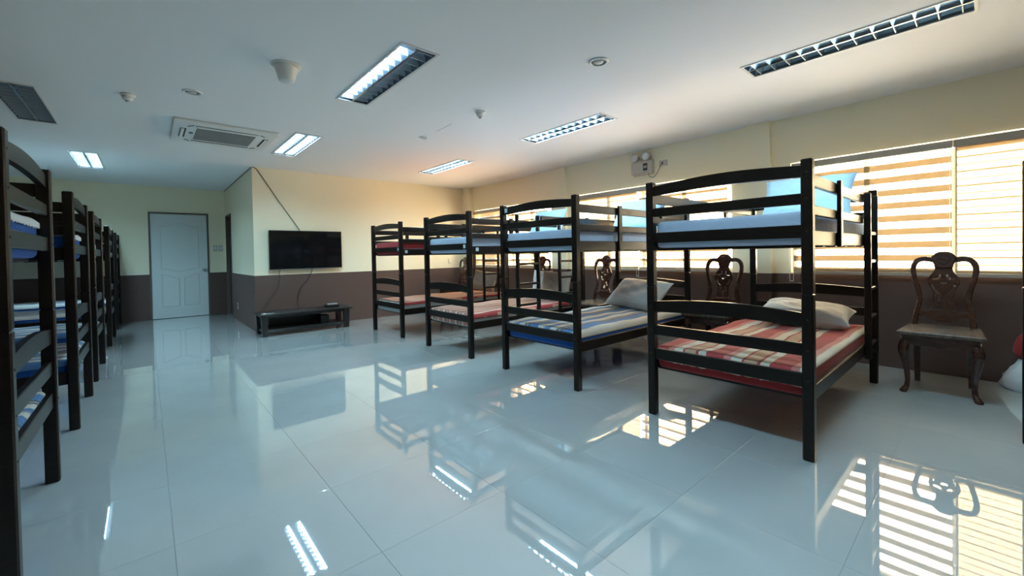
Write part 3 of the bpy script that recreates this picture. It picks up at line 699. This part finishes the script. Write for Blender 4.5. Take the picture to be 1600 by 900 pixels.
CSP = [(4.70, .245, 0, 'carved mahogany chair standing alone below the brightly striped blind at right'),
       (4.545, 1.925, 0, 'carved mahogany chair seen through the nearest right bunk bed'),
       (4.49, 3.452, 0, 'carved mahogany chair left of the whitish pillow on the blue-striped bunk'),
       (4.82, 5.01, 0, 'carved mahogany chair mostly hidden behind the upright beige and white pillows'),
       (4.69, 7.10, 0, 'carved mahogany chair in the far corner beside the television wall')]
for i, (x, yv, rz, lab) in enumerate(CSP):
    o = CH if i == 0 else copy_tree(CH)
    o.location = (x, yv, 0); o.rotation_euler = (0, 0, rz); o['label'] = lab; o['group'] = 'carved chairs along the window wall'

# ================================================================== TELEVISION CORNER
t = thing('television', 'large black flat television hanging on the wall', 'television', (2.0245, YT, 0))
obj('cabinet', MB().cbox(-.56, .56, -.075, -.045, .955, 1.587, .005), 'dark', t)
obj('screen', MB().box(-.55, .55, -.0765, -.074, .972, 1.577), 'black_gloss', t)
obj('chin_strip', MB().box(-.555, .555, -.077, -.07, .955, .963), 'steel', t)
obj('logo_plate', MB().box(-.03, .03, -.0785, -.075, .952, .966), 'steel', t)
obj('wall_bracket', MB().box(-.2, .2, -.045, 0, 1.1, 1.45), 'dark', t)
tag(obj('television_cable', MB().tube([(1.925, YT-.03, 1.59), (1.92, YT-.006, 1.62), (1.62, YT-.006, 2.08), (1.335, YT-.006, 2.54), (1.30, YT-.006, ZC-.006), (XT+.02, YT-.006, ZC-.005), (XT-.006, YT+.02, ZC-.006), (XT-.006, YE-.05, ZC-.006)], .006, 6), 'brown_cable'), 'thin cable running from the top of the television up to the ceiling', 'cable')
tag(obj('power_cord', MB().tube(catmull([(2.104, YT-.03, .952), (2.10, YT-.008, .90), (2.03, YT-.006, .76), (1.95, YT-.006, .68), (1.89, YT-.006, .55), (1.873, YT-.02, .42), (1.87, YT-.1, .345)], 5), .005, 6), 'cable'), 'black cord hanging from the middle of the television to the low table', 'cable')
tag(obj('signal_cord', MB().tube(catmull([(1.62, YT-.03, .955), (1.615, YT-.008, .88), (1.61, YT-.006, .74), (1.57, YT-.006, .62), (1.47, YT-.006, .48), (1.40, YT-.03, .36), (1.39, YT-.12, .34)], 5), .004, 6), 'brown_cable'), 'brown cord hanging below the left end of the television', 'cable')
# low table
t = thing('low_table', 'long black low television table with a lower shelf', 'table', (1.86, 7.12, 0))
obj('tabletop', MB().cbox(-.66, .68, -.235, .235, .302, .33, .006), 'console', t)
for sx in (-1, 1):
    for sy in (-1, 1):
        xx = -.585 if sx < 0 else .585
        r = lambda z, a: [(xx-a, sy*.185-.03, z), (xx+a, sy*.185-.03, z), (xx+a, sy*.185+.03, z), (xx-a, sy*.185+.03, z)]
        obj('leg', MB().loft([r(0, .034), r(.302, .046)]), 'console', t)
obj('front_rail', MB().cbox(-.54, .54, -.20, -.18, .265, .302, .003), 'console', t); obj('back_rail', MB().cbox(-.54, .54, .18, .20, .265, .302, .003), 'console', t)
obj('side_rail', MB().cbox(-.60, -.575, -.155, .155, .265, .302, .003), 'console', t); obj('side_rail', MB().cbox(.575, .60, -.155, .155, .265, .302, .003), 'console', t)
for k in range(4):
    y0 = -.20+.1*k; obj('shelf_board', MB().cbox(-.55, .55, y0+.002, y0+.098, .075, .095, .003), 'console', t)
obj('shelf_rail', MB().cbox(-.55, .55, -.205, -.185, .045, .075, .003), 'console', t)
obj('shelf_stretcher', MB().cbox(-.60, -.57, -.155, .155, .055, .085, .003), 'console', t); obj('shelf_stretcher', MB().cbox(.57, .60, -.155, .155, .055, .085, .003), 'console', t)
obj('back_panel', MB().cbox(-.54, .30, .165, .178, .095, .265, .002), 'console', t)
t = thing('set_top_box', 'small black set-top box with a pale remote on it, on the low table', 'set-top box', (2.27, 7.08, .33))
obj('case', MB().cbox(-.10, .10, -.07, .07, .004, .042, .005), 'dark', t); obj('foot', MB().box(-.09, .09, -.06, .06, 0, .005), 'dark', t)
t = thing('remote_control', 'pale grey remote control lying on the set-top box', 'remote control', (2.28, 7.09, .372))
obj('body', MB().cbox(-.075, .075, -.022, .022, 0, .018, .004), 'grey', t); obj('button_pad', MB().box(-.06, .06, -.015, .015, .017, .019), 'dark', t)
tag(obj('cable_strip', MB().tube(catmull([(1.30, 7.02, .337), (1.42, 6.97, .337), (1.60, 7.02, .337), (1.75, 7.07, .337), (1.84, 7.05, .339)], 5), .006, 6), 'cable'), 'black cable lying along the left part of the low table', 'cable')
tag(obj('storage_case', MB().cbox(2.07, 2.20, 7.0, 7.15, .096, .22, .006), 'dark'), 'small black box standing on the lower shelf of the low table', 'box')
tag(obj('paper_sheet', MB().add([(1.24, 6.93, .3312), (1.40, 6.91, .3312), (1.42, 7.02, .3312), (1.26, 7.04, .3312), (1.24, 6.93, .3324), (1.40, 6.91, .3324), (1.42, 7.02, .3324), (1.26, 7.04, .3324)], [(0, 3, 2, 1), (4, 5, 6, 7), (0, 1, 5, 4), (1, 2, 6, 5), (2, 3, 7, 6), (3, 0, 4, 7)]), 'grey'), 'grey sheet of paper on the left corner of the low table', 'paper')
tag(obj('floor_cord', MB().tube(catmull([(1.26, 10.50, .006), (1.15, 10.44, .006), (1.05, 10.47, .006), (.98, 10.53, .006)], 5), .006, 6), 'cable'), 'short black cord on the floor between the white and the brown door', 'cable')

# wall plates
def plate(name, c, size, axis, label, cat, inner, group=None):
    t = thing(name, label, cat, c); a, h = size[0]/2, size[1]/2
    if axis == 'x-': obj('cover_plate', MB().cbox(-.008, 0, -a, a, -h, h, .002), 'beige_plastic', t)
    if axis == 'y-': obj('cover_plate', MB().cbox(-a, a, -.008, 0, -h, h, .002), 'beige_plastic', t)
    for (u, v, su, sv, mt) in inner:
        if axis == 'x-': obj('insert', MB().box(-.011, -.007, u-su, u+su, v-sv, v+sv), mt, t)
        else: obj('insert', MB().box(u-su, u+su, -.011, -.007, v-sv, v+sv), mt, t)
    if group: t['group'] = group
    return t
plate('light_switch', (1.09, YE, 1.37), (.075, .12), 'y-', 'left one of two ivory light switches beside the white door', 'light switch', [(0, 0, .02, .035, 'white')], 'light switches by the white door')
plate('light_switch', (1.18, YE, 1.37), (.075, .12), 'y-', 'right one of two ivory light switches beside the white door', 'light switch', [(-.012, 0, .009, .03, 'white'), (.012, 0, .009, .03, 'white')], 'light switches by the white door')
plate('wall_outlet', (XT, 9.19, .27), (.075, .12), 'x-', 'small ivory wall outlet low on the short side wall', 'outlet', [(0, .02, .012, .012, 'dark'), (0, -.02, .012, .012, 'dark')])
plate('wall_outlet', (XW, 2.90, 2.335), (.12, .077), 'x-', 'ivory wall outlet beside the emergency lamp', 'outlet', [(.012, 0, .014, .014, 'jamb')])
t = thing('wall_hook', 'small dark metal hook on the cream wall right of the television', 'hook', (4.82, YT, 1.0))
obj('hook_plate', MB().box(-.008, .008, -.006, 0, -.03, .06), 'beige_plastic', t); obj('hook_arm', MB().tube([(0, -.004, -.02), (.03, -.012, -.025), (.05, -.014, -.02)], .006, 6), 'beige_plastic', t)

# emergency lamp
t = thing('emergency_lamp', 'ivory twin-head emergency lamp mounted high on the window wall', 'emergency lamp', (XW, 3.195, 2.31))
obj('case', MB().cbox(-.085, 0, -.155, .155, -.085, .085, .014, 2), 'beige_plastic', t)
obj('front_panel', MB().cbox(-.089, -.084, -.14, .01, -.07, .07, .002), 'beige_plastic', t)
ip = obj('indicator_panel', MB().box(-.0905, -.084, -.105, -.04, -.05, .05), 'dark', t)
for yv in (-.085, -.06): obj('indicator_light', MB().box(-.092, -.090, yv-.006, yv+.006, -.016, .018), 'white', ip)
obj('top_bracket', MB().cbox(-.07, -.015, -.12, .12, .085, .105, .004), 'beige_plastic', t)
obj('back_plate', MB().cbox(-.012, 0, -.165, .165, -.095, .095, .006), 'beige_plastic', t)
for yv in (-.085, .095):
    hd = obj('lamp_head', MB().tube([(-.02, yv, .15), (-.04, yv, .15), (-.085, yv, .147), (-.10, yv, .146)], [.03, .052, .062, .06], 20), 'beige_plastic', t, smooth=True)
    obj('lamp_lens', MB().tube([(-.098, yv, .146), (-.106, yv, .1455), (-.11, yv, .145)], [.054, .05, .02], 20), 'lens', hd, smooth=True)
tag(obj('lamp_cord', MB().tube(catmull([(XW-.04, 3.10, 2.226), (XW-.03, 3.09, 2.18), (XW-.012, 3.05, 2.165), (XW-.010, 3.0, 2.20), (XW-.010, 2.95, 2.28), (XW-.014, 2.915, 2.335)], 5), .004, 6), 'brown_cable'), 'thin brown cord looping from the emergency lamp to the outlet', 'cable')

# bag by the wall at the right edge
t = thing('plastic_bag', 'white plastic bag with red cloth on the floor at the right edge', 'bag', (5.14, -.225, 0))
rings = []
for z, r, o in [(0, .13, .01), (.03, .15, .015), (.10, .145, .01), (.18, .115, -.01), (.25, .09, -.03), (.30, .07, -.045), (.32, .05, -.05)]:
    rings.append([(r*.8*math.cos(2*math.pi*k/22)*(1+.10*math.sin(3*k+z*20)), o+r*math.sin(2*math.pi*k/22)*(1+.10*math.cos(2.3*k+z*31)), z) for k in range(22)])
obj('bag_body', MB().loft(rings), 'bag', t, smooth=True)
rings = []
for z, r, o in [(.24, .06, .0), (.30, .085, .015), (.36, .075, .02), (.42, .045, .03), (.45, .015, .035)]:
    rings.append([(r*math.cos(2*math.pi*k/16)*(1+.12*math.sin(3*k)), o+r*math.sin(2*math.pi*k/16), z) for k in range(16)])
obj('red_cloth', MB().loft(rings), 'red_fab', t, smooth=True)
